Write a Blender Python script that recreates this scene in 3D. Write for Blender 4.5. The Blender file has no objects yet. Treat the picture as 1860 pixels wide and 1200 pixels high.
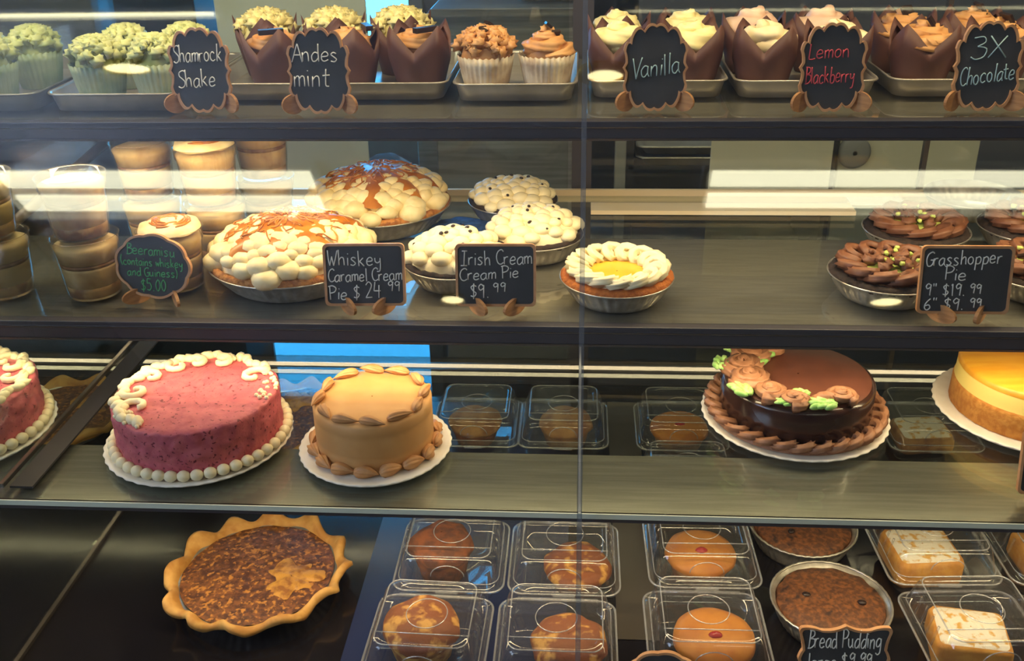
import bpy, math, random
from mathutils import Vector, Matrix, noise
random.seed(7)
C = bpy.context.scene.collection
PI = math.pi; R = math.radians
S1, S2, S3, DK = 1.19, .95, .78, .56          # heights of the three shelves and the deck

# ------------------------------------------------------------ camera, world, lights, exposure
sc = bpy.context.scene
cam_d = bpy.data.cameras.new('camera'); cam = bpy.data.objects.new('camera', cam_d); C.objects.link(cam)
cam_d.sensor_width = 36; cam_d.lens = 36 * 1800 / 1860; cam_d.clip_start = .02
_p, _y, _r = R(26), R(4.2), .0204
fwd = Vector((-math.sin(_y) * math.cos(_p), math.cos(_y) * math.cos(_p), -math.sin(_p)))
r0 = Vector((math.cos(_y), math.sin(_y), 0)); u0 = r0.cross(fwd)
rt = math.cos(_r) * r0 - math.sin(_r) * u0; up = math.sin(_r) * r0 + math.cos(_r) * u0
m4 = Matrix((rt, up, -fwd)).transposed().to_4x4(); m4.translation = Vector((0, 0, 1.5)); cam.matrix_world = m4
sc.camera = cam
sc.view_settings.view_transform = 'Standard'; sc.view_settings.look = 'None'
sc.view_settings.exposure = 0.80; sc.view_settings.gamma = 1.0; sc.view_settings.use_curve_mapping = False
sc.cycles.transparent_max_bounces = 40
sc.cycles.max_bounces = 10
sc.cycles.sample_clamp_indirect = 4
w = bpy.data.worlds.new('world'); sc.world = w; w.use_nodes = True
w.node_tree.nodes['Background'].inputs[0].default_value = (.55, .6, .7, 1)
w.node_tree.nodes['Background'].inputs[1].default_value = .25

def area(name, loc, sx, sy, power, col, rot=(0, 0, 0)):
    d = bpy.data.lights.new(name, 'AREA'); d.shape = 'RECTANGLE'; d.size = sx; d.size_y = sy
    d.energy = power; d.color = col
    o = bpy.data.objects.new(name, d); C.objects.link(o); o.location = loc; o.rotation_euler = rot
    return o
WARM = (1, .78, .45)
area('led_strip_top', (0, 1.30, 1.545), 2.6, .03, 6.6, WARM, (R(8), 0, 0))
area('led_strip_upper', (0, 1.252, S1 - .032), 2.6, .015, 3.6, WARM, (R(12), 0, 0))
area('led_strip_middle', (0, 1.148, S2 - .032), 2.6, .015, 2.35, WARM, (R(22), 0, 0))
area('led_strip_lower', (0, .995, S3 - .032), 2.6, .012, 2.3, WARM, (R(8), 0, 0))

area('fill_strip_rear', (0, 1.60, S2 - .035), 2.6, .015, 1.0, WARM)  # added fill that brightens the dark rear of the lower levels
# ------------------------------------------------------------ materials
def lin(h):
    v = [int(h[i:i + 2], 16) / 255 for i in (0, 2, 4)]
    return tuple(c / 12.92 if c <= .04045 else ((c + .055) / 1.055) ** 2.4 for c in v) + (1,)
def mat(name, c, rough=.5, metal=0., c2=None, scale=30, lo=.4, hi=.6, detail=4, bump=0, bscale=None, spec=.5, emit=0, ior=None,
        c3=None, scale3=200, lo3=.68, hi3=.72, vor=False, coat=0, stretch=None, sss=0):
    m = bpy.data.materials.new(name); m.use_nodes = True; nt = m.node_tree; N = nt.nodes; L = nt.links
    b = N['Principled BSDF']; b.inputs['Roughness'].default_value = rough; b.inputs['Metallic'].default_value = metal
    b.inputs['Specular IOR Level'].default_value = spec; b.inputs['Coat Weight'].default_value = coat
    if ior: b.inputs['IOR'].default_value = ior
    if sss:
        b.inputs['Subsurface Weight'].default_value = sss; b.inputs['Subsurface Radius'].default_value = (.006, .004, .002); b.inputs['Subsurface Scale'].default_value = 1
    b.inputs['Base Color'].default_value = lin(c)
    src = None
    tc = N.new('ShaderNodeTexCoord'); co = tc.outputs['Object']
    if stretch:
        mp = N.new('ShaderNodeMapping'); mp.inputs['Scale'].default_value = stretch; L.new(co, mp.inputs[0]); co = mp.outputs[0]
    def nz(s, d):
        t = N.new('ShaderNodeTexNoise'); t.inputs['Scale'].default_value = s; t.inputs['Detail'].default_value = d; L.new(co, t.inputs['Vector']); return t.outputs['Fac']
    def layer(a, fac, lo, hi, col):
        r = N.new('ShaderNodeMapRange'); r.inputs[1].default_value = lo; r.inputs[2].default_value = hi; L.new(fac, r.inputs[0])
        x = N.new('ShaderNodeMix'); x.data_type = 'RGBA'; L.new(r.outputs[0], x.inputs[0])
        if a is None: x.inputs[6].default_value = lin(c)
        else: L.new(a, x.inputs[6])
        x.inputs[7].default_value = lin(col); return x.outputs[2]
    if c2: src = layer(None, nz(scale, detail), lo, hi, c2)
    if c3: src = layer(src, nz(scale3, 2), lo3, hi3, c3)
    if src: L.new(src, b.inputs['Base Color'])
    if bump:
        bp = N.new('ShaderNodeBump'); bp.inputs['Strength'].default_value = bump; bp.inputs['Distance'].default_value = .002
        L.new(nz(bscale or scale * 3, 5), bp.inputs['Height']); L.new(bp.outputs[0], b.inputs['Normal'])
    if emit:
        b.inputs['Emission Color'].default_value = lin(c); b.inputs['Emission Strength'].default_value = emit
    return m
def clear(name, f0=.05, tint='ffffff', white=0, rough=0.0):     # thin clear sheet: what passes straight through, what mirrors off it
    m = bpy.data.materials.new(name); m.use_nodes = True; nt = m.node_tree; N = nt.nodes; L = nt.links
    N.remove(N['Principled BSDF']); out = N['Material Output']
    lw = N.new('ShaderNodeLayerWeight'); lw.inputs[0].default_value = .5
    pw = N.new('ShaderNodeMath'); pw.operation = 'POWER'; pw.inputs[1].default_value = 5; L.new(lw.outputs['Facing'], pw.inputs[0])
    ma = N.new('ShaderNodeMath'); ma.operation = 'MULTIPLY_ADD'; ma.inputs[1].default_value = 1 - f0; ma.inputs[2].default_value = f0; L.new(pw.outputs[0], ma.inputs[0])
    t = N.new('ShaderNodeBsdfTransparent'); t.inputs[0].default_value = lin(tint)
    g = N.new('ShaderNodeBsdfGlossy'); g.inputs['Roughness'].default_value = rough
    mx = N.new('ShaderNodeMixShader'); L.new(ma.outputs[0], mx.inputs[0]); L.new(t.outputs[0], mx.inputs[1]); L.new(g.outputs[0], mx.inputs[2])
    last = mx
    if white:
        d = N.new('ShaderNodeBsdfDiffuse'); d.inputs[0].default_value = (.9, .9, .92, 1)
        m2 = N.new('ShaderNodeMixShader'); m2.inputs[0].default_value = white; L.new(mx.outputs[0], m2.inputs[1]); L.new(d.outputs[0], m2.inputs[2]); last = m2
    L.new(last.outputs[0], out.inputs[0]); return m
def glow(name, c, s): return mat(name, c, emit=s, rough=.6)

M = dict(
    glass=clear('glass', .04, 'f2f6f4'), front=clear('front_glass', .045, 'fbfcfb', rough=.022), plastic=clear('plastic', .07, 'fafafa', .02, rough=.03), seam=clear('seam_edge', .12, 'd8dee4', .05), rim=clear('rim_plastic', .26, 'f2f4f8', .16, rough=.16),
    cup=clear('cup_plastic', .07, 'f6efe2', .03),
    black=mat('black_trim', '474348', .4, .0, spec=.5), trimlight=mat('trim_metal', '9a8f88', .25, .9),
    shelf=mat('shelf_metal', 'a39b8f', .10, .5, c2='958d82', scale=14, stretch=(1, 14, 1), bump=.05, bscale=60),
    rail=mat('steel_rail', 'b5aea4', .27, .66, c2='a69f95', scale=10, stretch=(1, 20, 1)),
    deck=mat('deck_black', '17151a', .13, 0, c2='1d1a1d', scale=6, spec=.6, bump=.04, bscale=90),
    pan=mat('aluminium', 'd6d1c8', .28, .75, c2='bab4aa', scale=60), tray=mat('tray_steel', 'bdb5aa', .3, .6, c2='a39c92', scale=18),
    wood=mat('wood', 'c9935f', .6, c2='b07a4a', scale=40, stretch=(1, 1, 6)), frame=mat('frame_wood', 'cf9a6c', .55, c2='bd8658', scale=50),
    board=mat('chalkboard', '3b3a3b', .75, c2='444243', scale=30), chalk=mat('chalk', 'f4f0e6', .9), chalkgreen=mat('green_chalk', '63b878', .9), chalkred=mat('red_chalk', 'd0505a', .9),
    chalkblue=mat('blue_chalk', 'a9c6cc', .9),
    cream=mat('cream', 'f8e7b8', .55, c2='f0d9a0', scale=60, bump=.15, bscale=200), cream2=mat('whipped_cream', 'faecc4', .5, bump=.1, bscale=250),
    caramel=mat('caramel', 'c9802e', .35, c2='ad641e', scale=45, coat=.15), crumb=mat('crumb_crust', 'c98844', .8, c2='9a5c24', scale=160, bump=.8, bscale=350),
    dcrumb=mat('dark_crumb', '3a2a22', .8, c2='241a16', scale=160, bump=.8, bscale=350), chip=mat('dark_chocolate', '2b1c17', .35),
    curd=mat('lemon_curd', 'f2bf3e', .3, c2='eab032', scale=30), pink=mat('pink_icing', 'c9686f', .6, c2='bb5a66', scale=60, bump=1.0, bscale=110, c3='7c2f3c', scale3=190, lo3=.63, hi3=.66),
    tan=mat('mocha_icing', 'd29f64', .55, c2='cb965a', scale=30, bump=.1, bscale=120), tand=mat('mocha_piping', 'd09a64', .5, c2='c48c58', scale=80),
    ganache=mat('ganache', '40281f', .22, c2='35201a', scale=20, coat=.3), choctop=mat('chocolate_icing', '693c2c', .5, c2='5f3526', scale=40, bump=.1, bscale=200),
    chocpipe=mat('chocolate_piping', 'ab7a5a', .5, c2='98684a', scale=90), green=mat('green_icing', 'b8e08c', .5, c2='92c868', scale=120),
    yellow=mat('mango_glaze', 'e6ab38', .35, c2='dc9a28', scale=14, stretch=(1, 5, 1)), mousse=mat('lemon_mousse', 'f6d877', .55), sponge=mat('sponge', 'cf8f3e', .8, c2='b87428', scale=120, bump=.7, bscale=260),
    plate=mat('white_board', 'f2ebe0', .5, c2='e8e0d2', scale=40), liner=mat('brown_paper', '5d3a33', .6, c2='523029', scale=30), linerin=mat('paper_inside', '8a5a48', .7),
    pleat=mat('white_paper', 'd8cbb4', .7, c2='b09a84', scale=30), pleatg=mat('green_paper', 'a9b596', .7, c2='7f9a82', scale=20),
    fgreen=mat('green_frosting', 'd9da9a', .6, c2='c3cb88', scale=60, bump=.2), fmint=mat('mint_frosting', 'ecdf9e', .6, bump=.2, bscale=200),
    fchoc=mat('milk_chocolate_frosting', 'd9a268', .5, c2='cc9158', scale=50), fvan=mat('vanilla_frosting', 'fbeeb6', .5, c2='f2e0a0', scale=30), fpink=mat('blackberry_frosting', 'eccbb0', .5, c2='e4b8a0', scale=30),
    flem=mat('lemon_frosting', 'f6e4be', .5, c2='efd8ac', scale=30), fgrass=mat('chocolate_cream', '875a40', .5, c2='74472f', scale=70), mintbit=mat('mint_filling', 'd4e27a', .5, c2='b9cc62', scale=120),
    crust=mat('pie_crust', 'cf9d54', .65, c2='b77f3a', scale=45, bump=.3, bscale=130), quiche=mat('baked_custard', '7e4c28', .55, c2='4e2c1e', scale=120, lo=.38, hi=.6, detail=9, bump=.9, bscale=110, c3='b87a34', scale3=150, lo3=.53, hi3=.66),
    quichegold=mat('golden_custard', 'c48c3c', .5, c2='8f5a2a', scale=70, lo=.45, hi=.62, bump=.8, bscale=100), bread=mat('bread_pudding', '56331e', .65, c2='84502a', scale=150, lo=.42, hi=.64, detail=9, bump=1.0, bscale=120, c3='34201a', scale3=60, lo3=.6, hi3=.7),
    muffd=mat('dark_muffin', '6a3a20', .7, c2='9a5424', scale=60, bump=.8, bscale=120), muffo=mat('orange_muffin', 'c67f28', .5, c2='b56c1e', scale=30, bump=.3, bscale=120),
    muffyside=mat('yellow_muffin_side', 'dcae58', .6, c2='9a5c24', scale=60, lo=.5, hi=.66, bump=.7, bscale=120), muffy=mat('browned_muffin', '8a4a1c', .6, c2='dca24a', scale=50, lo=.52, hi=.64, detail=8, bump=.9, bscale=90), muffb=mat('plain_muffin', '8d5d3a', .7, c2='b98a55', scale=40, bump=.7, bscale=110),
    jam=mat('red_jam', 'a3211f', .25), powder=mat('powdered_sugar', 'efe6d2', .9, c2='d8a650', scale=95, lo=.52, hi=.64, bump=.6, bscale=200), lemonbar=mat('lemon_cake', 'd79a3c', .6, c2='c4832c', scale=50, bump=.5, bscale=140),
    mousse2=mat('coffee_cream', 'd8c292', .6, c2='b89c6c', scale=35, lo=.45, hi=.7), cakelayer=mat('soaked_cake', '85603f', .6, c2='b89a6c', scale=45, lo=.45, hi=.6),
    steel=mat('stainless', 'a6a5a5', .35, .8, c2='8f8e90', scale=5, stretch=(1, 1, 20)), grey=mat('grey_paint', '8d8b8c', .7), paper=mat('white_sheet', 'd9d6cd', .8), cabinet=mat('white_cabinet', 'cfcab8', .6),
    darkroom=mat('dark_cabinet', '2a2728', .6), wall=mat('wall_paint', '77747a', .8), ceil=mat('ceiling_paint', 'd8d8d8', .9), floor=mat('floor_tile', '5a544e', .5, c2='4c4742', scale=3),
    blueglass=glow('daylight_pane', '3fb0ff', 7.0), lamp=glow('lamp_diffuser', 'fdeeb0', 10.0), lampring=mat('brass_ring', 'd8ac3c', .3, .9), tube=glow('tube_diffuser', 'eee9c8', 7.5),
    unseen_window=glow('added_window_glow', 'bcd0f6', 6.0), plant=mat('succulent', '7f9a4a', .6, c2='a8683c', scale=80), bag=clear('bag_plastic', .1, 'dfe6f0', .2), sheen_blue=mat('blue_sheen_paint', '2a3152', .22, spec=.6), sheen_grey=mat('grey_sheen_paint', '4b453f', .3), bluefoam=mat('blue_paper', '3f66a8', .8, c2='2c4a80', scale=120))  # shop window glow is added; blue and grey sheet colours stand for deck sheen

# ------------------------------------------------------------ mesh helpers
class MB:
    def __init__(s): s.v = []; s.f = []; s.sm = []
    def add(s, v, f, smooth=True):
        o = len(s.v); s.v += [tuple(p) for p in v]; s.f += [tuple(i + o for i in q) for q in f]; s.sm += [smooth] * len(f); return s
    def box(s, c, d, rot=None):
        x, y, z = (k / 2 for k in d); vs = [Vector((a * x, b * y, e * z)) for a in (-1, 1) for b in (-1, 1) for e in (-1, 1)]
        if rot: vs = [rot @ p for p in vs]
        return s.add([p + Vector(c) for p in vs], [(0, 1, 3, 2), (4, 6, 7, 5), (0, 4, 5, 1), (2, 3, 7, 6), (0, 2, 6, 4), (1, 5, 7, 3)], False)
    def rings(s, rs, closed=True, cap0=False, cap1=False, smooth=True, wrap=False):
        n = len(rs[0]); vs = [p for r in rs for p in r]; fs = []; k = len(rs)
        for i in range(k if wrap else k - 1):
            for j in range(n if closed else n - 1):
                a = i * n + j; b = i * n + (j + 1) % n; c = ((i + 1) % k) * n; fs.append((a, b, c + (j + 1) % n, c + j))
        if cap0: fs.append(tuple(range(n))[::-1])
        if cap1: fs.append(tuple(range((k - 1) * n, k * n)))
        return s.add(vs, fs, smooth)
    def lathe(s, prof, n=48, fn=None, c=(0, 0, 0), **k):
        rs = []
        for i, (r, z) in enumerate(prof):
            ring = []
            for j in range(n):
                t = 2 * PI * j / n; rr, zz = fn(t, i, r, z) if fn else (r, z)
                ring.append((c[0] + rr * math.cos(t), c[1] + rr * math.sin(t), c[2] + zz))
            rs.append(ring)
        return s.rings(rs, **k)
    def tube(s, pts, r, n=8, closed=False, star=0, k=0, twist=0, caps=True, flat=1):
        pts = [Vector(p) for p in pts]; m = len(pts); rs = []; nrm = None
        for i in range(m):
            a = pts[(i + 1) % m] if (closed or i < m - 1) else pts[i]; b = pts[i - 1] if (closed or i > 0) else pts[i]
            t = (a - b); t = t.normalized() if t.length > 1e-9 else Vector((1, 0, 0))
            if nrm is None: nrm = Vector((0, 0, 1)) if abs(t.z) < .9 else Vector((1, 0, 0))
            nrm = nrm - t * nrm.dot(t); nrm = nrm.normalized() if nrm.length > 1e-6 else t.orthogonal().normalized()
            bi = t.cross(nrm); q = i / max(1, m - 1); rr = r(q) if callable(r) else r; ring = []
            for j in range(n):
                an = 2 * PI * j / n; e = rr * (1 + k * math.cos(star * an)) if star else rr; an += twist * q
                ring.append(pts[i] + nrm * math.cos(an) * e * flat + bi * math.sin(an) * e)
            rs.append(ring)
        return s.rings(rs, cap0=caps and not closed, cap1=caps and not closed, wrap=closed)
    def blob(s, c, rx, ry, rz, rot=0, n=10, m=6, nz=0, ns=40, tip=0):
        vs = []; c = Vector(c); cr, sr = math.cos(rot), math.sin(rot)
        for i in range(m + 1):
            ph = PI * i / m
            for j in range(n):
                t = 2 * PI * j / n; d = Vector((math.sin(ph) * math.cos(t), math.sin(ph) * math.sin(t), math.cos(ph)))
                e = 1 + (nz * noise.noise((d * .02 * ns / 40 + c) * 60) if nz else 0)
                if tip and i == 0: e *= 1 + tip
                x, y, z = d.x * rx * e, d.y * ry * e, d.z * rz * e; vs.append((c.x + x * cr - y * sr, c.y + x * sr + y * cr, c.z + z))
        fs = [(i * n + j, (i + 1) * n + j, (i + 1) * n + (j + 1) % n, i * n + (j + 1) % n) for i in range(m) for j in range(n)]
        return s.add(vs, fs)
    def prism(s, pts, y0, y1):                                       # outline in the xz plane, thickness along y
        n = len(pts); return s.add([(x, y0, z) for x, z in pts] + [(x, y1, z) for x, z in pts],
            [tuple(range(n)), tuple(range(2 * n - 1, n - 1, -1))] + [(i, i + n, (i + 1) % n + n, (i + 1) % n) for i in range(n)], False)
    def xf(s, mtx): s.v = [tuple(mtx @ Vector(p)) for p in s.v]; return s
    def jit(s, a, f=60, seed=0):
        o = Vector((seed * 3.1, seed * 1.7, seed)); s.v = [tuple(Vector(p) + noise.noise_vector(Vector(p) * f + o) * a) for p in s.v]; return s
    def build(s, name, m, parent=None, loc=(0, 0, 0), label=None, bevel=0):
        me = bpy.data.meshes.new(name); me.from_pydata(s.v, [], s.f); me.polygons.foreach_set('use_smooth', s.sm); me.update(); me.validate()
        me.materials.append(M[m] if isinstance(m, str) else m)
        o = bpy.data.objects.new(name, me); C.objects.link(o); o.location = loc
        if parent: o.parent = parent
        if label: o['label'] = label
        if bevel:
            b = o.modifiers.new('bevel', 'BEVEL'); b.width = bevel; b.segments = 2
        return o
def tag(o, label=None, cat=None, group=None, kind=None):
    for k, v in (('label', label), ('category', cat), ('group', group), ('kind', kind)):
        if v: o[k] = v
    return o
def thing(name, label, cat, loc=(0, 0, 0), rz=0, group=None, kind=None):
    o = bpy.data.objects.new(name, None); C.objects.link(o); o.empty_display_size = .02; o.location = loc; o.rotation_euler = (0, 0, rz)
    return tag(o, label, cat, group, kind)
def dup(o, loc, rz=0, label=None, group=None, parent=None):
    c = o.copy(); C.objects.link(c)
    if parent: c.parent = parent
    else:
        c.location = loc; c.rotation_euler = (0, 0, rz)
        if label: c['label'] = label
        if group: c['group'] = group
    for ch in list(o.children): dup(ch, None, parent=c)
    return c
def bx(name, c, d, m, parent=None, bevel=0, label=None): return MB().box(c, d).build(name, m, parent, bevel=bevel, label=label)
def struct(o): o['kind'] = 'structure'; return o
def spiral(r0, r1, z0, z1, turns, n=40, a0=0): return [((r0 + (r1 - r0) * t) * math.cos(a0 + turns * 2 * PI * t), (r0 + (r1 - r0) * t) * math.sin(a0 + turns * 2 * PI * t), z0 + (z1 - z0) * t) for t in [i / n for i in range(n + 1)]]
def coil(R0, rl, z, n, tr, amp=.003, star=6, k=.3, per=9, seed=0, rise=0):
    m = n * per; pts = []
    for i in range(m):
        a = 2 * PI * i / m; b = 2 * PI * i / per + seed; q = R0 + rl * math.cos(b); aa = a + rl / R0 * .9 * math.sin(b); pts.append((q * math.cos(aa), q * math.sin(aa), z + amp * math.sin(b + .6)))
    return MB().tube(pts, tr, 14, True, star, k, 2 * PI * round(n / 3))
def arc(cx, cy, r, a0, a1, n=8): return [(cx + r * math.cos(R(a0 + (a1 - a0) * i / n)), cy + r * math.sin(R(a0 + (a1 - a0) * i / n))) for i in range(n + 1)]
def rrect(hx, hy, r, n=5):
    return arc(hx - r, hy - r, r, 0, 90, n) + arc(-hx + r, hy - r, r, 90, 180, n) + arc(-hx + r, -hy + r, r, 180, 270, n) + arc(hx - r, -hy + r, r, 270, 360, n)
def smooth(pts, k=4):
    if len(pts) < 3: return pts
    P = [pts[0]] + pts + [pts[-1]]; out = []
    for i in range(1, len(P) - 2):
        for j in range(k):
            t = j / k; out.append(tuple(.5 * (2 * b + (c - a) * t + (2 * a - 5 * b + 4 * c - d) * t * t + (3 * b - a - 3 * c + d) * t ** 3) for a, b, c, d in zip(P[i - 1], P[i], P[i + 1], P[i + 2])))
    return out + [pts[-1]]

# ------------------------------------------------------------ the room
XL, XR = -2.5, 3.2
struct(bx('floor', (.35, -.75, -.05), (5.9, 7.7, .1), 'floor')); struct(bx('ceiling', (.35, -.75, 2.85), (5.9, 7.7, .1), 'ceil'))
struct(bx('wall_back', (.35, 3.05, 1.4), (5.7, .1, 2.8), 'wall')); struct(bx('wall_left', (XL - .05, -.75, 1.4), (.1, 7.7, 2.8), 'wall'))
struct(bx('wall_right', (XR + .05, -.75, 1.4), (.1, 7.7, 2.8), 'wall')); struct(bx('wall_front', (.35, -4.55, 1.4), (5.7, .1, 2.8), 'wall'))
wn = struct(thing('unseen_window_1', None, None, (-.77, 2.99, 1.38)))
MB().box((0, 0, 0), (.54, .01, .78)).build('window_pane', 'blueglass', wn)
f = MB()
for a, b in (((0, -.005, .41), (.62, .03, .04)), ((0, -.005, -.41), (.62, .03, .04)), ((.29, -.005, 0), (.04, .03, .78)), ((-.29, -.005, 0), (.04, .03, .78))): f.box(a, b)
f.build('window_frame', 'grey', wn)
wn = struct(thing('added_window', None, None, (XL + .02, -.6, 2.1)))  # glowing pane added out of view to give the bluish haze at left
MB().box((0, 0, 0), (.01, 1.6, 1.0)).build('window_pane', 'unseen_window', wn)  # pane of the added window
f = MB()
for a, b in (((.01, 0, .53), (.04, 1.72, .06)), ((.01, 0, -.53), (.04, 1.72, .06)), ((.01, .83, 0), (.04, .06, 1.0)), ((.01, -.83, 0), (.04, .06, 1.0)), ((.01, 0, 0), (.04, .05, 1.0))): f.box(a, b)
f.build('window_frame', 'black', wn)  # frame of the added window
def troffer(x0, x1, y0, y1, label):
    t = thing('ceiling_light', label, 'ceiling light', ((x0 + x1) / 2, (y0 + y1) / 2, 2.8), 0, 'ceiling lights over the shop floor')
    hx, hy = (x1 - x0) / 2, (y1 - y0) / 2
    f = MB().box((0, hy, -.015), (2 * hx, .02, .03)).box((0, -hy, -.015), (2 * hx, .02, .03)).box((hx, 0, -.015), (.02, 2 * hy, .03)).box((-hx, 0, -.015), (.02, 2 * hy, .03)).box((0, 0, -.003), (2 * hx, 2 * hy, .006))
    f.build('housing', 'ceil', t)
    for s in (-1, 1): MB().box((0, s * hy * .45, -.012), (2 * hx - .06, hy * .55, .012)).build('tube', 'tube', t)
troffer(-2.42, -1.05, -1.43, -1.05, 'long twin tube ceiling light mirrored over the layered dessert cups')
troffer(.49, 2.2, -1.38, -1.05, 'long twin tube ceiling light mirrored above the grasshopper pies')
troffer(-1.95, -1.16, -.255, -.205, 'narrow ceiling light mirrored along the top above green cupcakes')
troffer(.12, 1.5, -.245, -.215, 'narrow ceiling light mirrored along the top above vanilla cupcakes')
troffer(-1.2, 1.2, 2.2, 2.6, 'long ceiling light added to brighten the work area behind the case')  # added out of view to lift the dark background
def downlight(x, y, rx, ry, label, ring):
    t = thing('downlight', label, 'lamp', (x, y, 2.8), 0, 'round downlights mirrored in the front glass')
    MB().lathe([(1, 0), (1, -.02), (ring, -.025), (ring, -.01)], 32).xf(Matrix.Diagonal((rx, ry, 1, 1))).build('lamp_ring', 'lampring', t)
    MB().lathe([(ring, -.012), (.5, -.014), (.01, -.015)], 32, cap1=True).xf(Matrix.Diagonal((rx, ry, 1, 1))).build('diffuser', 'lamp', t)
downlight(-1.58, -.488, .088, .032, 'oval downlight mirrored on the green shamrock cupcake', .97)
downlight(.085, -.537, .10, .056, 'brass ringed downlight mirrored beside the vanilla sign', .62)
downlight(-.613, -2.14, .06, .05, 'small downlight mirrored beside the Irish cream sign', .95)
downlight(1.463, -2.12, .08, .05, 'small downlight mirrored on the rim of the front grasshopper pie', .95)

# ------------------------------------------------------------ the display case
case = thing('display_case', 'black framed glass bakery display case with three shelves above a dark deck', 'display case', (0, 0, 0))
X0, X1 = -1.55, 1.25; XM = (X0 + X1) / 2; XW = X1 - X0; SX = .005; DV = -.724
bx('base_cabinet', (XM, 1.28, .272), (XW, .9, .544), 'black', case)
bx('deck', (XM, 1.265, DK - .0086), (XW, .87, .016), 'deck', case)
bx('top_panel', (XM, 1.5, 1.575), (XW, .42, .03), 'black', case)
for nm, z, y0, y1, th in (('upper', S1, 1.238, 1.67, .0245), ('middle', S2, 1.14, 1.665, .027)):
    yb = 1.47 if nm == 'middle' else y1
    s = MB().box((XM, (y0 + yb) / 2 + .008, z - .0105), (XW, yb - y0 - .016, .008)).build('shelf', 'shelf', case)
    p = MB()
    for a, b in ((X0, SX - .001), (SX + .001, X1)): p.box(((a + b) / 2, (y0 + y1) / 2 + .006, z - .0036), (b - a, y1 - y0 - .012, .006))
    p.build('glass_pane', 'glass', s)
    t = MB().box((XM, y0 + .008, z - .005), (XW, .016, .007)).box((XM, y0 + .006, z - th * .62), (XW, .012, th * .70))
    t.build('edge_trim', 'black', s, bevel=.0012)
    MB().box((XM, y0 + .001, z - .0095), (XW, .006, .0016)).box((XM, y0 + .003, z - th - .0005), (XW, .008, .003)).build('trim_strip', 'trimlight', s)
s = MB()
for a, b in ((X0, SX - .0015), (SX + .0015, X1)): s.box(((a + b) / 2, 1.32, S3 - .0046), (b - a, .69, .008))
s = s.build('glass_shelf', 'glass', case)
MB().box((XM, 1.05, S3 - .0125), (XW, .134, .006)).build('light_rail', 'rail', s)
MB().box((XM, .9755, S3 - .004), (XW, .002, .007)).build('glass_edge', mat('glass_edge', 'd4dccd', .3), s)
MB().box((XM, .985, S3 - .0125), (XW, .012, .006)).build('edge_trim', 'black', s)
MB().box((SX, 1.32, S3 - .0006), (.003, .69, .0012)).build('pane_joint', 'rim', s)
g = MB()
def gy(z): return 1.16 + .5 * (z - 1.19)
for a, b in ((X0, SX - .002), (SX + .002, X1)):
    vs = [(x, gy(z) - o, z) for x in (a, b) for z in (.565, 1.56) for o in (0, .006)]
    g.add(vs, [(0, 2, 6, 4), (1, 5, 7, 3), (0, 4, 5, 1), (2, 3, 7, 6), (0, 1, 3, 2), (4, 6, 7, 5)], False)
fg = g.build('front_glass', 'front', case)
MB().add([(x, gy(z) - o, z) for x in (SX - .003, SX + .003) for z in (.565, 1.56) for o in (-.001, .007)], [(0, 2, 6, 4), (1, 5, 7, 3), (0, 4, 5, 1), (2, 3, 7, 6), (0, 1, 3, 2), (4, 6, 7, 5)], False).build('seam', 'seam', fg)
dvd = MB().add([(x, y, z) for x in (DV - .003, DV + .003) for y, z in ((gy(.565) + .01, .565), (1.66, .565), (1.66, 1.55), (gy(1.55) + .01, 1.55))], [(0, 1, 2, 3), (7, 6, 5, 4), (0, 4, 5, 1), (1, 5, 6, 2), (2, 6, 7, 3), (3, 7, 4, 0)], False).build('stand_in_divider', 'glass', case)  # mirrored end panel built as clear glass; copies beyond stand for its reflections
MB().box((DV + .022, 1.33, S3 + .0015), (.030, .66, .003)).build('stand_in_divider_track', 'darkroom', dvd)
MB().box((DV + .004, 1.25, DK + .003), (.006, .82, .006)).build('stand_in_divider_seal', 'trimlight', dvd)
MB().box((DV - .004, 1.33, S3 + .003), (.006, .66, .006)).build('stand_in_divider_clip', 'trimlight', dvd)
rd = MB()
for x, wd in ((.004, .034), (-1.5, .04), (1.2, .04)): rd.box((x, 1.70, 1.05), (wd, .03, 1.0))
rd.box((XM, 1.70, .575), (XW, .03, .03)).box((XM, 1.70, 1.545), (XW, .03, .04)).box((XM, 1.70, 1.165), (XW, .024, .012))
rd = rd.build('rear_door_frame', 'black', case)
MB().box((-.75, 1.705, 1.05), (1.46, .005, .95)).box((.6, 1.715, 1.05), (1.16, .005, .95)).build('rear_glass', 'glass', rd)
MB().box((.593, 1.708, 1.05), (.008, .012, .95)).build('door_edge', 'trimlight', rd)
MB().box((-.2, 1.672, S2 - .002), (2.6, .008, .022)).build('rear_ledge', mat('ledge_white', 'e9d3ae', .5), case)
MB().box((.235, 1.585, S2 + .004), (.43, .042, .007)).build('rear_strip', mat('strip_white', 'f0dcb8', .5), case)

# ------------------------------------------------------------ behind the case
def panel(name, label, cat, c, d, m, bevel=.003): return tag(bx(name, c, d, m, bevel=bevel), label, cat)
bc = thing('back_counter', 'grey steel work counter behind the display case', 'counter', (.1, 2.45, 0))
MB().box((0, 0, .60), (4.4, .7, .04)).build('worktop', 'steel', bc, bevel=.004); MB().box((0, .02, .29), (4.3, .62, .58)).build('cabinet_body', 'darkroom', bc)
panel('menu_board', 'pale grey blank board on the rear door behind the mint cupcakes', 'board', (-.49, 1.7125, 1.262), (.26, .006, .16), 'paper')
panel('dark_cabinet', 'dark cabinet standing behind the green cupcakes', 'cabinet', (-1.13, 2.32, .93), (.6, .3, .62), 'darkroom')
panel('steel_fridge', 'grey steel fridge front behind the small cream pies', 'fridge', (-.165, 2.28, .91), (.30, .3, .58), 'steel')
panel('dark_appliance', 'dark tall appliance behind the rear door mullion', 'appliance', (.06, 2.62, .9), (.16, .2, .56), 'darkroom')
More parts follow.
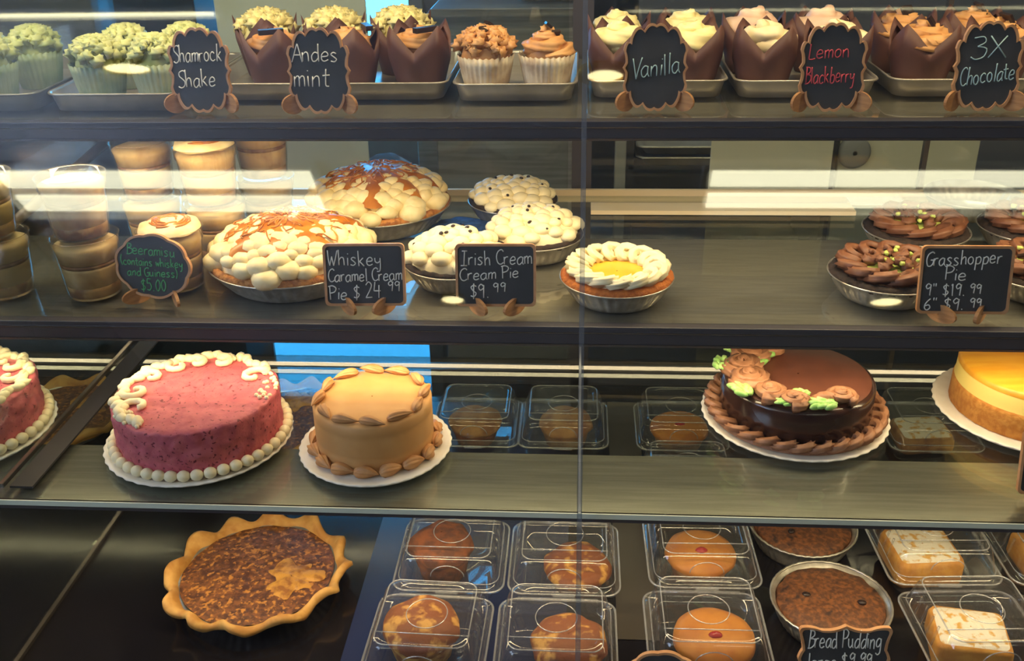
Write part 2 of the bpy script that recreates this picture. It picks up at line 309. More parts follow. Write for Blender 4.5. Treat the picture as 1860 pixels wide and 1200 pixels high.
panel('grey_post', 'thin grey upright post behind the right rear door', 'post', (.088, 2.1, .81), (.024, .03, .38), 'grey')
rk = thing('sheet_pan_rack', 'dark low rack holding flat sheet pans behind the lemon pie', 'rack', (.33, 2.3, .62))
for s in (-1, 1): MB().box((s * .22, 0, .16), (.02, .3, .32)).build('upright', 'darkroom', rk)
MB().box((0, .14, .14), (.44, .01, .28)).build('back_panel', 'darkroom', rk); MB().box((0, 0, .235), (.44, .3, .01)).build('rack_shelf', 'darkroom', rk)
def sheet(loc, label):
    t = MB(); rs = [[(x * k, y * k, z) for x, y in rrect(.2, .14, .02)] for k, z in ((.92, 0), (1, .022), (1.03, .022), (1.03, .019))]
    return tag(t.rings(rs, cap0=True).build('sheet_pan', 'tray', loc=loc), label, 'sheet pan', 'flat sheet pans on the rack behind')
sheet((.33, 2.28, .8605), 'lower flat sheet pan on the rack behind the lemon pie'); sheet((.33, 2.28, .8845), 'upper flat sheet pan on the rack behind the lemon pie')
panel('white_cabinet', 'off white cabinet door with a round knob behind the grasshopper pies', 'cabinet', (.72, 2.3, .84), (.30, .25, .44), 'cabinet')
kn = MB().lathe([(.005, 0), (.034, 0), (.036, -.012), (.028, -.018), (.005, -.018)], 24).xf(Matrix.Rotation(R(-90), 4, 'X')).build('knob', 'grey', bpy.data.objects['white_cabinet'], (.60, 2.174, .885))
panel('paper_sheet', 'white paper sheet hanging behind the empty middle shelf space', 'paper', (.335, 1.7203, 1.025), (.21, .004, .19), 'paper', 0)
panel('price_card', 'small white card lying behind the rear grasshopper pie', 'card', (.50, 1.635, S2 + .002), (.09, .04, .002), 'paper', 0)
sp = MB()
for k in range(14):
    a = k * 2.4; rr = .006 + .0022 * k; sp.blob((rr * math.cos(a), rr * math.sin(a), .035 + .012 * math.cos(k)), .008, .005, .012, a)
sp = tag(sp.build('succulent_plant', 'plant', loc=(.20, 2.14, .622)), 'small green and rust succulent in the dark behind the lemon pie', 'plant')

bg = MB().lathe([(.005, 0), (.07, 0), (.10, .05), (.09, .12), (.06, .17), (.03, .19)], 40).jit(.018, 22).build('plastic_bag', 'bag', loc=(-.47, 2.3, .64)); tag(bg, 'crumpled clear plastic bag behind the rear caramel pie', 'bag')
dish = MB().rings([[(x * k, y * k, z) for x, y in rrect(.09, .07, .03)] for k, z in ((.8, 0), (.95, .11), (1, .13), (1.04, .13))], cap0=True).build('grey_tub', 'grey', loc=(-.06, 2.28, 1.2)); tag(dish, 'grey plastic tub on the fridge behind the frosted chocolate cupcakes', 'tub')
panel('slanted_panel', 'slanted blue grey panel between rear caramel pie and fridge', 'panel', (-.36, 2.3, .8), (.05, .02, .36), 'steel')
panel('white_board_sheet', 'white sheet standing behind the cream topped dessert cups', 'sheet', (-.72, 2.14, .78), (.5, .006, .32), 'paper', 0)
tag(MB().lathe([(.002, 0), (.05, 0), (.048, .003), (.02, .006), (.002, .008)], 30).jit(.004, 60).build('blue_tissue', 'bluefoam', loc=(-.185, 1.48, S2 + .005)), 'crumpled blue paper between the caramel pies and small cream pies', 'paper')
tag(MB().tube([(-.735, 1.476, 1.10), (-.85, 1.315, 1.0)], .008, 10).build('support_rod', mat('rod_bronze', '5c5046', .4)), 'thin grey rod slanting across the far left dessert cups', 'rod')

# ------------------------------------------------------------ chalk lettering
GL = {'A': '0 0 2.5 9 3 10 3.4 9 6 0/1 4 5 4', 'B': '1 0 1 10/0 10 4 9.5 4.5 7 1 5.4/1 5.4 5 5 5.6 2.2 3 .2 0 0', 'C': '5.5 8.6 4 10 1.5 8.6 .4 5 1.4 1.2 3.5 0 5.6 1.2', 'G': '5.6 9 4 10 1.2 8.4 .3 4.6 1.6 .6 4 .2 5.6 2 5.6 4.4/3.4 4.4 6.4 4.4',
 'I': '1 10 5 10/3 10 3 0/.6 0 5.4 0', 'L': '1 10 .9 5 .8 .3/.8 .3 3 0 5 .6', 'P': '1 0 1 10/0 9.6 3 10.2 5.4 8.4 4.2 5.6 1 4.8', 'S': '5.4 9 3.6 10 1 9 1 7 3 5.4 5 3.6 4.8 1.2 2.6 0 .4 1', 'V': '0 10 2 3 2.8 0/2.8 0 4 5 5.6 10', 'W': '0 10 .8 4 1.8 0/1.8 0 3 6/3 6 4.4 0/4.4 0 5.6 5 6.6 10', 'X': '.4 10 5.6 0/5.4 10 .2 0',
 'a': '4.4 4.6 2.6 5.2 .6 3.4 .8 .8 2.4 0 4.2 1.8/4.4 5 4.3 1.4 5.2 0', 'b': '.8 10 .8 5 .8 0/.8 3.6 2.8 5.2 4.6 3.6 4.2 .8 2.2 0 .8 1', 'c': '4.4 4.2 2.8 5.2 .8 3.6 .8 1.2 2.6 0 4.6 .8', 'd': '4.4 4.4 2.4 5.2 .6 3 1 .4 2.8 .2 4.4 2/4.5 10 4.4 5 4.6 0', 'e': '.8 2.6 4.2 3 4 4.8 2.4 5.3 .8 3.6 .8 1 2.4 0 4.6 .9',
 'g': '4.4 4.4 2.4 5.2 .6 3.2 1 .8 2.8 .6 4.4 2.4/4.5 5 4.5 0 4 -3 2 -4 .6 -3', 'h': '.8 10 .8 5 .8 0/.8 3 2.4 5 4 4.4 4.3 0', 'i': '1.2 5 1.2 0/1.2 7.4 1.4 7.8', 'k': '.8 10 .8 5 .8 0/4 5.4 .9 2.4/1.6 3 4.4 0', 'l': '1.2 10 1.2 5 1.3 0', 'm': '.6 5 .6 0/.6 3.4 2 5 3 4.2 3 0/3 3.4 4.4 5 5.6 4.2 5.7 0', 'n': '.8 5 .8 0/.8 3.2 2.6 5.1 4 4.2 4.2 0', 'o': '2.6 5.2 .8 3.8 .8 1.2 2.6 0 4.3 1.4 4.2 4 2.6 5.2',
 'p': '.8 5 .8 0 .8 -4/.8 4 2.8 5.2 4.5 3.6 4 .8 2 .2 .8 1.2', 'r': '.8 5 .8 0/.8 3 2 4.8 3.8 5', 's': '4 4.6 2.4 5.3 1 4.2 2.6 2.8 4 1.4 2.6 0 .6 .5', 't': '1.8 8.6 1.8 4 2 .6 3.6 .2/.2 5.4 3.8 5.6', 'u': '.8 5 .8 1.4 2.2 0 4 1.6/4.2 5 4.2 1 4.8 0', 'w': '.4 5 1.4 0/1.4 0 2.8 4/2.8 4 4 0/4 0 5.4 5', 'y': '.8 5 1 2.6 2.6 1.8 4.2 3/4.4 5 4.3 0 3.6 -3.4 1.6 -3.8',
 '(': '2.4 11 1 7 1 3 2.4 -1', ')': '.6 11 2 7 2 3 .6 -1', '$': '4.4 8.2 2.6 9 .8 7.6 2.4 5 4.4 3.2 3 .8 .6 1.4/2.6 10.4 2.6 -1', '.': '1 0 1.4 .4 1.2 .1', '0': '2.6 10 .8 7 .8 3 2.6 0 4.4 3 4.4 7 2.6 10', '1': '1.4 8.6 2.2 10/2.2 10 2.2 0', '2': '.6 8 2.4 10 4.4 8.2 3.4 5 .4 0/.4 0 4.8 .3', '3': '.6 9.4 3.4 10 4.2 7.6 2 5.6/2 5.6 4.8 4.6 4.4 1 2 -.4 .4 .8', '4': '1 10 .4 4.4/.4 4.4 5 4.4/3.8 8 3.8 0', '5': '4.4 10 1 10/1 10 .8 6/.8 6 3.2 6.4 4.6 3.6 3.2 .2 .6 .6', '6': '4 9.6 1.4 6 .8 2 2.6 0 4.4 2 3.2 4.4 1 3.4', '9': '4.2 8.4 2.4 10 .8 7.8 2 5.6 4.2 7.4/4.3 9.4 4 0', '"': '1 10.4 .9 8/2.6 10.4 2.5 8'}
WID = {'m': 6.6, 'W': 7.4, 'i': 2.4, 'l': 2.6, '.': 2.6, '(': 3.2, ')': 3, '1': 3.6, 't': 4.2, 'r': 4.4, 'I': 6, 'w': 6.2, ' ': 3.4, '"': 4}
def text_mb(rows, t=.0008, seed=1):
    rnd = random.Random(seed); mb = MB()
    for txt, x, z, h, wd, tilt in rows:                             # left x, baseline z, cap height, total width, slope
        tot = sum(WID.get(c, 5.6) for c in txt); k = wd / tot; s = h / 10; cx = 0
        for c in txt:
            if c != ' ':
                dz = rnd.uniform(-.35, .35); sl = rnd.uniform(-.04, .08)
                for st in GL[c].split('/'):
                    q = [float(e) for e in st.split()]; pts = smooth(list(zip(q[::2], q[1::2])), 3)
                    mb.tube([(x + (cx + px) * k + sl * pz * s, 0, z + (pz + dz) * s + tilt * (cx + px) * k) for px, pz in pts], t, 5)
            cx += WID.get(c, 5.6)
    return mb
def half(pts): return pts + [(-x, z) for x, z in pts[::-1] if x > 1e-6]
def arc3(a, b, bulge, n=6):                                          # bulging arc from a to b
    ax, az = a; bx_, bz = b; dx, dz = bx_ - ax, bz - az
    return [(ax + dx * t + dz * bulge * 4 * t * (1 - t), az + dz * t - dx * bulge * 4 * t * (1 - t)) for t in [i / n for i in range(n)]]
def chain(pts): 
    o = []
    for i in range(len(pts) - 1): o += arc3(pts[i][:2], pts[i + 1][:2], pts[i][2])
    return o + [pts[-1][:2]]
def scallop(W, H):                                                    # portrait plaque with cusps
    q = chain([(0, 1.0, -.13), (.37, .935, -.2), (.76, .86, .0), (.78, .79, -.26), (.97, .71, .12), (.90, .56, .02), (.985, .5, .02), (.90, .44, .12), (.97, .29, -.26), (.78, .21, .0), (.76, .14, -.2), (.37, .065, -.13), (0, 0, 0)])
    return half([(x * W / 2, z * H) for x, z in q])
def cloud(W, H, n=9):
    o = []
    for i in range(72):
        t = 2 * PI * i / 72 + PI / 2; r = 1 + .055 * (abs(math.cos(n * t / 2)) - .6); o.append((r * W / 2 * math.cos(t), H / 2 + r * H / 2 * math.sin(t)))
    return o
def ogee(W, H):
    q = chain([(0, 1.0, .06), (.55, .93, -.05), (.97, .97, -.3), (1.0, .86, .05), (.93, .62, -.06), (1.02, .48, -.06), (.93, .34, .05), (1.0, .12, -.3), (.97, .03, -.05), (.5, .06, .06), (0, 0, 0)])
    return half([(x * W / 2, z * H) for x, z in q])
def inset(p, W, H, w): return [(x * (1 - 2 * w / W), H / 2 + (z - H / 2) * (1 - 2 * w / H)) for x, z in p]
def sign(shape, W, H, loc, rows, chalk, label, rz=0, lean=10, z0=.012, foot=None, fw=.0032, feet=True):
    t = thing('price_sign', label, 'sign', loc, R(rz), 'chalkboard signs on little wooden feet')
    o = shape(W, H); i = inset(o, W, H, fw); n = len(o)
    L = Matrix.Translation((0, 0, z0)) @ Matrix.Rotation(R(-lean), 4, 'X')
    b = MB().prism(i, -.0012, .002).xf(L).build('chalkboard', 'board', t)
    f = MB().rings([[(x, -.003, z) for x, z in o], [(x, -.003, z) for x, z in i], [(x, .003, z) for x, z in i], [(x, .003, z) for x, z in o]], wrap=True, smooth=False).xf(L)
    f.build('sign_frame', 'frame', t)
    text_mb(rows).xf(L @ Matrix.Translation((0, -.0016, 0))).build('lettering', chalk, t)
    for s in (-1, 1):
        ft = foot or (W * .33, 40, .026, .020); a = [(ft[2] * math.cos(u) * (1.0 if math.cos(u) > 0 else .75), ft[3] * .5 + ft[3] * .5 * math.sin(u)) for u in [2 * PI * k / 24 for k in range(24)]]
        MB().prism(a, -.002, .002).xf(Matrix.Translation((s * ft[0], .003, 0)) @ Matrix.Rotation(R(-90 + s * ft[1]), 4, 'Z')).build('sign_foot', 'wood', t)
    return t
FS = (.036, 52, .017, .026)                                            # feet of the plaques
FR = (.026, -38, .024, .024)
def plaque(x, y, rows, chalk, label, rz=0): return sign(lambda W, H: scallop(W, H), .084, .104, (x, y, S1), rows, chalk, label, rz, 9, .003, FS)
plaque(-.497, 1.278, [('Shamrock', -.034, .062, .022, .066, .03), ('Shake', -.031, .030, .022, .052, .05)], 'chalk', 'plaque shaped chalkboard sign in white chalk before the green cupcakes')
plaque(-.337, 1.270, [('Andes', -.034, .064, .022, .062, .0), ('mint', -.034, .032, .026, .048, .02)], 'chalk', 'plaque shaped chalkboard sign whose second chalk word reads mint')
plaque(.095, 1.280, [('Vanilla', -.030, .038, .026, .062, .12)], 'chalkblue', 'plaque shaped chalkboard sign reading Vanilla in pale blue chalk')
plaque(.315, 1.274, [('Lemon', -.032, .062, .019, .052, .06), ('Blackberry', -.033, .032, .020, .061, .05)], 'chalkred', 'plaque shaped chalkboard sign lettered Lemon Blackberry in red chalk')
plaque(.504, 1.276, [('3X', -.024, .062, .026, .044, .0), ('Chocolate', -.032, .028, .022, .066, .14)], 'chalkblue', 'plaque shaped chalkboard sign reading 3X Chocolate')
sign(cloud, .108, .088, (-.570, 1.192, S2), [('Beeramisu', -.036, .060, .015, .070, -.03), ('(contains whiskey', -.046, .045, .012, .090, -.02), ('and Guiness)', -.038, .030, .012, .074, 0), ('$5.00', -.020, .010, .016, .038, 0)], 'chalkgreen', 'round scalloped chalkboard sign with green chalk lettering before dessert cups', -6, 10, .010, (.026, 38, .024, .022))
rr_ = lambda W, H: [(x, z + H / 2) for x, z in rrect(W / 2, H / 2, .006)]
sign(rr_, .106, .082, (-.277, 1.168, S2), [('Whiskey', -.048, .054, .020, .072, -.02), ('Caramel Cream', -.048, .032, .017, .098, .02), ('Pie $', -.048, .008, .018, .042, .02), ('24.', .000, .010, .021, .026, 0), ('99', .029, .019, .013, .018, .02)], 'chalk', 'rectangular chalkboard sign reading Whiskey Caramel Cream Pie', 2, 12, .013, FR)
sign(rr_, .104, .082, (-.106, 1.170, S2), [('Irish Cream', -.046, .054, .019, .094, .02), ('Cream Pie', -.047, .034, .016, .078, .06), ('$9.', -.034, .011, .018, .026, 0), ('99', -.004, .019, .012, .018, .02)], 'chalk', 'rectangular chalkboard sign reading Irish Cream Cream Pie', 1, 12, .013, FR)
sign(rr_, .112, .086, (.481, 1.162, S2), [('Grasshopper', -.050, .060, .018, .092, .05), ('Pie', -.026, .043, .017, .028, .0), ('9" $19.', -.048, .023, .015, .050, 0), ('99', .006, .026, .012, .016, 0), ('6" $9.', -.048, .004, .015, .050, .02), ('99', .008, .008, .012, .016, 0)], 'chalk', 'rectangular chalkboard sign reading Grasshopper Pie with two prices', 0, 12, .013, FR)
sign(ogee, .108, .085, (.326, .918, DK), [('Bread Pudding', -.044, .055, .024, .088, .0), ('large $9.99', -.043, .028, .020, .078, 0)], 'chalk', 'ornate edged chalkboard sign reading Bread Pudding at the bottom', 2, 12, .012, FR)
sign(cloud, .088, .074, (.106, .880, DK), [], 'chalk', 'chalkboard sign cut off by the bottom edge, only its curved top showing', -4, 12, .010, FR)
sign(rr_, .10, .08, (.578, 1.02, S3), [], 'chalk', 'chalkboard sign edge before the yellow mousse cake on the glass shelf', 0, 12, .012, FR)

panel('blue_glare_sheet', 'dark blue sheet painted as deck glare under the clear boxes left of centre', 'painted sheen', (-.155, 1.24, DK + .0006), (.29, .74, .0012), 'sheen_blue', 0)  # bluish glare on the glossy deck, put in as a coloured sheet
panel('grey_reflection_sheet', 'grey brown sheet painted as a deck reflection between the clear box columns', 'painted sheen', (.085, 1.31, DK + .0006), (.055, .62, .0012), 'sheen_grey', 0)  # lighter reflection on the deck, put in as a coloured strip
# ------------------------------------------------------------ trays and cupcakes
def tray(x0, x1, y0, y1, label, m='tray'):
    W, D = (x1 - x0) / 2, (y1 - y0) / 2
    rs = [[(x, y, z) for x, y in rrect(W - i, D - i, max(.004, .022 - i * .4))] for i, z in ((.009, 0), (.004, .021), (.003, .024), (.001, .025), (0, .023), (.001, .0215), (.0045, .0215), (.0105, .002))]
    t = MB().rings(rs, cap0=True); t.f.append(tuple(range(len(t.v) - len(rs[0]), len(t.v)))); t.sm.append(False)
    return tag(t.build('sheet_tray', m, loc=((x0 + x1) / 2, (y0 + y1) / 2, S1)), label, 'tray', 'metal trays on the top shelf')
tray(-.719, -.531, 1.285, 1.58, 'metal tray under the green cupcakes left of the mint cupcakes')
tray(-.945, -.730, 1.285, 1.58, 'metal tray copied as a reflection under the hazy green cupcakes at far left')  # copy standing in for a tray mirrored in the end panel
tray(-.528, -.180, 1.345, 1.60, 'wide metal tray half filled with mint cupcakes')
tray(-.174, -.003, 1.335, 1.58, 'metal tray holding two cupcakes in pleated white papers')
tray(.010, .200, 1.352, 1.60, 'metal tray under the vanilla cupcakes'); tray(.206, .398, 1.348, 1.60, 'metal tray under the blackberry cupcakes'); tray(.412, .625, 1.352, 1.60, 'metal tray under the chocolate frosted cupcakes')

def pleated(h=.052, rb=.027, rt=.036, n=30):
    f = lambda t, i, r, z: (r * (1 + (.028 if i else .01) * math.cos(n * t)), z + (.0012 * math.cos(n * t) if i == 3 else 0))
    return MB().lathe([(rb, 0), (rb * .6 + rt * .4, h * .4), (rb * .25 + rt * .75, h * .75), (rt, h), (rt * .96, h * .96), (rt * .93, h * .8)], n * 4, f, cap0=True)
def tulip(h=.060, tip=.036, rb=.0335, rt=.0445):                          # folded square paper: four points
    def f(t, i, r, z):
        q = abs((t / (PI / 2)) % 1 * 2 - 1); k = (.0, .25, .6, 1.0, .85)[i]; sq = 1 + .10 * k * (q - .3)
        return r * sq, z + tip * k * (q - .35) * (1 if i > 1 else .3)
    return MB().lathe([(rb, 0), (rb + .005, h * .35), (rb + .011, h * .75), (rt, h + .006), (rt - .004, h - .002)], 64, f, cap0=True).jit(.0012, 45, random.random())
def swirl_top(r, z, h, turns=2.6, tr=.011, k=.22, star=6, seed=0, tw=9):
    a0 = seed * 1.7; mb = MB().tube(spiral(r, .003, z, z + h, turns, 54, a0), lambda q: tr * min(1, .25 + q * 9) * (1.05 - .55 * q), 18, star=star, k=k, twist=tw)
    return mb.blob((0, 0, z), r * .98, r * .98, h * .8, n=20).jit(.0022, 70, seed)
def curls(r, z, h, n=40, s=.010, seed=0):
    rnd = random.Random(seed); mb = MB().blob((0, 0, z), r * .9, r * .9, h * .85, n=16)
    for i in range(n):
        q = math.sqrt((i + .5) / n); a = i * 2.4 + rnd.uniform(-.3, .3); x, y = r * q * math.cos(a), r * q * math.sin(a); zz = z + h * math.sqrt(max(0, 1 - q * q * .92)) - .004
        a2 = rnd.uniform(0, 6.3); mb.tube([(x + s * .55 * math.cos(a2 + u * 1.1) * (1 - .12 * u), y + s * .55 * math.sin(a2 + u * 1.1) * (1 - .12 * u), zz + s * .16 * u) for u in range(5)], lambda q: s * (.72 - .36 * q), 10, star=5, k=.28, twist=2)
    return mb.jit(.0012, 120, seed)
def cupcake(kind, liner_mb, lm, frost_mb, fm, label, loc, rz, group, bits=None):
    t = thing('cupcake', label, 'cupcake', loc, rz, group); liner_mb.build('paper_liner', lm, t); frost_mb.build('frosting', fm, t)
    for b in bits or []: b.build('chocolate_piece', 'chip', t)
    return t
def shard(x, y, z, a, e, s=.011): return MB().box((0, 0, 0), (s, s * .75, .0035)).xf(Matrix.Translation((x, y, z)) @ Matrix.Rotation(a, 4, 'Z') @ Matrix.Rotation(e, 4, 'X'))
def row(spots, protos, labels, group, z=S1 + .003):
    for i, (x, y, rz) in enumerate(spots):
        p = protos[i % len(protos)]
        if not p.get('used'): p.location = (x, y, z); p.rotation_euler = (0, 0, rz); p['used'] = 1; p['label'] = labels[i]; p['group'] = group
        else: dup(p, (x, y, z), rz, labels[i], group)
zt = S1 + .003; O = (0, 0, 0)
pg = [cupcake('g', pleated(.052, .028, .0375), 'pleatg', curls(.033, .050, .034, 46, .0105, k), 'fgreen', None, O, 0, None) for k in (1, 2)]
row([(-.662, 1.345, .3), (-.581, 1.352, 1.2), (-.660, 1.440, 2), (-.572, 1.446, .7), (-.818, 1.345, 2.2), (-.898, 1.352, .4), (-.800, 1.440, 1.4), (-.885, 1.44, 2.9)], pg,
    ['green frosted cupcake with the oval lamp glare at the front of its tray', 'green frosted cupcake just left of the green cupcakes sign', 'green frosted cupcake behind the one with lamp glare', 'green frosted cupcake half hidden behind the green cupcakes sign',
     'hazy green cupcake copied as a reflection, nearest beyond the glass divider at far left', 'hazy green cupcake copied as a reflection, cut by the left edge of the view, front of its tray', 'hazy green cupcake copied as a reflection, behind the nearest one beyond the divider', 'hazy green cupcake copied as a reflection, at the back left corner beyond the divider'], 'green frosted cupcakes in pleated papers')  # the far left four are copies in place of mirror reflections
pm = [cupcake('m', tulip(), 'liner', curls(.041, .054, .036, 40, .013, 5), 'fmint', None, O, 0, None), cupcake('m', tulip(), 'liner', swirl_top(.034, .054, .024, 2.4, .013, .24, 6, 3), 'fchoc', None, O, 0, None, [MB().box((-.008, -.028, .083), (.034, .010, .007))])]
row([(-.476, 1.522, .2), (-.434, 1.420, .45), (-.371, 1.522, .3), (-.228, 1.425, .75), (-.2705, 1.530, .5)], [pm[0], pm[1]],
    ['pale mint frosted cupcake standing behind, right above the green cupcakes sign', 'chocolate frosted tulip cupcake with a mint stick between the two left signs', 'mint frosted tulip cupcake in the back row, left of the mint lettered sign', 'lone chocolate frosted tulip cupcake at the right of the wide tray', 'frosted tulip cupcake in the back row, above the right shoulder of the mint lettered sign'], 'mint cupcakes in brown tulip papers')
dup(pm[1], (-.330, 1.422, zt), 2.0, 'chocolate frosted tulip cupcake directly behind the mint lettered sign')
pw = [cupcake('w', pleated(.050, .029, .039), 'pleat', curls(.038, .048, .036, 46, .011, 9), 'fchoc', None, O, 0, None, [shard(-.004, -.016, .086, .5, .8), shard(.006, .002, .090, 2.0, .6, .013)]), cupcake('w', pleated(.050, .029, .039), 'pleat', swirl_top(.030, .050, .032, 2.8, .011, .25, 6, 6), 'fchoc', None, O, 0, None, [shard(.0, -.004, .088, 1.0, .7, .013), shard(.004, -.014, .078, 2.6, .9, .012)])]
row([(-.131, 1.395, .2), (-.047, 1.400, .8)], pw, ['curly frosted cupcake in pleated white paper, left one of its pair', 'swirl frosted cupcake in pleated white paper, next to the glass seam'], 'cupcakes in pleated white papers')
pv = [cupcake('v', tulip(.058, .036), 'liner', swirl_top(.032, .056, .027, 1.8, .016, .14, 5, 11), 'fvan', None, O, 0, None), cupcake('v', tulip(.058, .036), 'liner', swirl_top(.032, .056, .026, 1.7, .017, .12, 5, 12), 'fvan', None, O, 0, None)]
row([(.055, 1.425, .55), (.153, 1.425, .85), (.056, 1.525, .2), (.154, 1.525, .6)], pv, ['vanilla cupcake behind the brass ringed lamp glare', 'vanilla cupcake just right of the Vanilla sign', 'vanilla cupcake in the back row beside the glass seam', 'vanilla cupcake in the back row, right half of the tray'], 'vanilla cupcakes in brown tulip papers')
pl = [cupcake('l', tulip(.058, .034), 'liner', swirl_top(.031, .056, .026, 1.8, .0165, .07, 4, 21), 'flem', None, O, 0, None), cupcake('l', tulip(.058, .034), 'liner', swirl_top(.031, .058, .028, 1.9, .0165, .08, 4, 23), 'fpink', None, O, 0, None)]
row([(.2535, 1.42, .6), (.2525, 1.524, .2), (.351, 1.42, .9), (.3525, 1.524, .4)], pl, ['cream frosted lemon cupcake left of the red lettered sign', 'pink frosted blackberry cupcake in the back row, left of the red lettered sign', 'pale frosted blackberry cupcake right of the red lettered sign', 'pink frosted blackberry cupcake straight behind the red lettered sign'], 'lemon blackberry cupcakes in brown tulip papers')
pc = [cupcake('c', tulip(.058, .034), 'liner', swirl_top(.034, .054, .026, 2.2, .013, .28, 7, 31), 'fchoc', None, O, 0, None, [shard(0, -.008, .084, .4, .9, .022), ]), cupcake('c', tulip(.058, .034), 'liner', swirl_top(.034, .055, .028, 2.2, .013, .28, 7, 34), 'fchoc', None, O, 0, None, [shard(.004, -.004, .086, 1.2, 1.0, .024)])]
row([(.468, 1.425, .75), (.568, 1.425, .65), (.468, 1.527, .2), (.568, 1.527, .5)], pc, ['tan frosted chocolate cupcake left of the 3X Chocolate sign', 'tan frosted chocolate cupcake right behind the 3X Chocolate sign', 'tan frosted chocolate cupcake in the back row, nearer the blackberry tray', 'tan frosted chocolate cupcake in the back row at far right'], 'chocolate cupcakes in brown tulip papers')

# ------------------------------------------------------------ pies on the middle shelf
def foil(r, h=.030, rb=None, n=48):
    rb = rb or r * .74
    f = lambda t, i, rr, z: (rr * (1 + (.020 * math.cos(n * t) if 0 < i < 4 else 0)), z)
    return MB().lathe([(rb, 0), (rb + (r - rb) * .12, .004), (rb + (r - rb) * .55, h * .6), (r * .955, h - .001), (r * .985, h), (r, h + .0015), (r * .995, h + .003), (r * .975, h + .002), (r * .9, h - .003)], n * 4, f, cap0=True)
def ring_crust(r, z, wd=.010, hh=.006, seed=0, amp=.0022): return MB().lathe([(r - wd * 2, z - .004), (r - wd, z + hh), (r - wd * .4, z + hh * .9), (r, z), (r - .002, z - .004)], 90).jit(amp, 140, seed)
def mound(r, z, h, n, s0, s1, seed, fl=.75):
    rnd = random.Random(seed); mb = MB().lathe([(r, z - .004)] + [(r * math.cos(u), z + h * .82 * math.sin(u)) for u in (.25, .5, .8, 1.1, 1.4)] + [(.002, z + h * .82)], 40)
    for i in range(n):
        q = math.sqrt((i + .3) / n); a = i * 2.39996 + rnd.uniform(-.12, .12); s = s0 + (s1 - s0) * q; s *= rnd.uniform(.75, 1.22)
        x, y = r * q * math.cos(a), r * q * math.sin(a); zz = z + h * math.sqrt(max(0, 1 - q * q * .97))
        mb.blob((x, y, zz - s * .35), s * 1.12, s, s * fl, a + 1.57, 12, 7)
    return mb
def caramel_pie(loc, rz, label, seed):
    t = thing('caramel_cream_pie', label, 'pie', loc, rz, 'whiskey caramel cream pies'); r = .118
    foil(r, .032).build('foil_pan', 'pan', t); ring_crust(r * .985, .036, .008, .006, seed).build('crumb_crust', 'crumb', t)
    mound(r * .90, .038, .050, 120, .0105, .0175, seed).jit(.0024, 75, seed).build('cream_topping', 'cream', t)
    rr = r * .80
    def f(tt, i, a, z): k = 1 + .16 * noise.noise(Vector((math.cos(tt) * 2.2 + seed, math.sin(tt) * 2.2, 0))) + .05 * math.sin(9 * tt); return a * k, z
    MB().lathe([(rr * q, .040 + .0485 * math.sqrt(max(0, 1 - (rr * q / (r * .9)) ** 2 * .97)) + .0041 * (1 - q ** 8) - (.003 if q == 1 else 0)) for q in (.02, .2, .4, .55, .7, .82, .93, 1)], 72, f).jit(.0012, 120, seed).build('caramel_sauce', 'caramel', t)
    d = MB(); rnd = random.Random(seed + 5)
    for k in range(26):
        a = rnd.uniform(0, 6.28); q0 = rnd.uniform(.15, .8); L = rnd.uniform(.35, .8); pts = []
        for u in range(12):
            aa = a + L * u / 11 * 1.6; q = min(.97, q0 + .10 * math.sin(u * .9 + k)); x, y = r * .9 * q * math.cos(aa), r * .9 * q * math.sin(aa)
            pts.append((x, y, .040 + .050 * math.sqrt(max(0, 1 - q * q * .97)) + .0052 + .0018 * math.sin(u * 1.9 + k)))
        d.tube(pts, .0011, 5)
    d.build('caramel_drizzle', 'caramel', t)
caramel_pie((-.405, 1.288, S2), .3, 'large caramel topped cream pie, front one beside its sign', 3)
caramel_pie((-.325, 1.523, S2), 1.9, 'large caramel topped cream pie standing behind the other', 8)
def chip_spots(n, r, z, h, seed):
    rnd = random.Random(seed); return [(r * q * math.cos(a), r * q * math.sin(a), z + h * math.sqrt(max(0, 1 - q * q * .97)) + .0035, rnd.uniform(0, 3)) for q, a in [(math.sqrt(rnd.uniform(.02, .75)), rnd.uniform(0, 6.28)) for _ in range(n)]]
def irish_pie(loc, rz, label, seed, n=42, h=.027):
    t = thing('cream_pie', label, 'pie', loc, rz, 'small Irish cream pies'); r = .074
    foil(r, .028, n=36).build('foil_pan', 'pan', t); ring_crust(r * .98, .031, .006, .005, seed).build('cookie_crust', 'dcrumb', t)
    mound(r * .88, .034, h, n, .0115, .0135, seed).build('cream_topping', 'cream2', t)
    proto = MB().blob((0, 0, 0), .0036, .0026, .0022, 0, 8, 5)
    me = None
    for x, y, z, a in chip_spots(10, r * .88, .034, h, seed + 1):
        if me is None: o = proto.build('chocolate_chip', 'chip', t); me = o
        else: o = me.copy(); C.objects.link(o); o.parent = t
        o.location = (x, y, z); o.rotation_euler = (.4, .3, a)
irish_pie((-.108, 1.553, S2), 0, 'small cream pie with chips, rear one by the door mullion', 1)
irish_pie((-.066, 1.395, S2), 1, 'small cream pie with chips, right behind the Irish Cream sign', 4, 40, .033)
irish_pie((-.172, 1.288, S2), 2, 'small cream pie half hidden between the two rectangular signs', 7, 34, .036)
t = thing('lemon_pie', 'small yellow lemon pie ringed with piped cream, alone mid shelf', 'pie', (.052, 1.236, S2)); r = .077
foil(r, .028, n=36).build('foil_pan', 'pan', t); ring_crust(r * .985, .031, .016, .006, 3, .0012).build('crumb_crust', mat('graham_crust', 'c8742c', .8, c2='a8581c', scale=160, bump=.8, bscale=350), t)
MB().lathe([(.050, .034), (.03, .036), (.001, .0365)], 40).build('lemon_filling', 'curd', t)
rg = coil(.0535, .0115, .042, 16, .0056, .0055, 5, .34, 10)
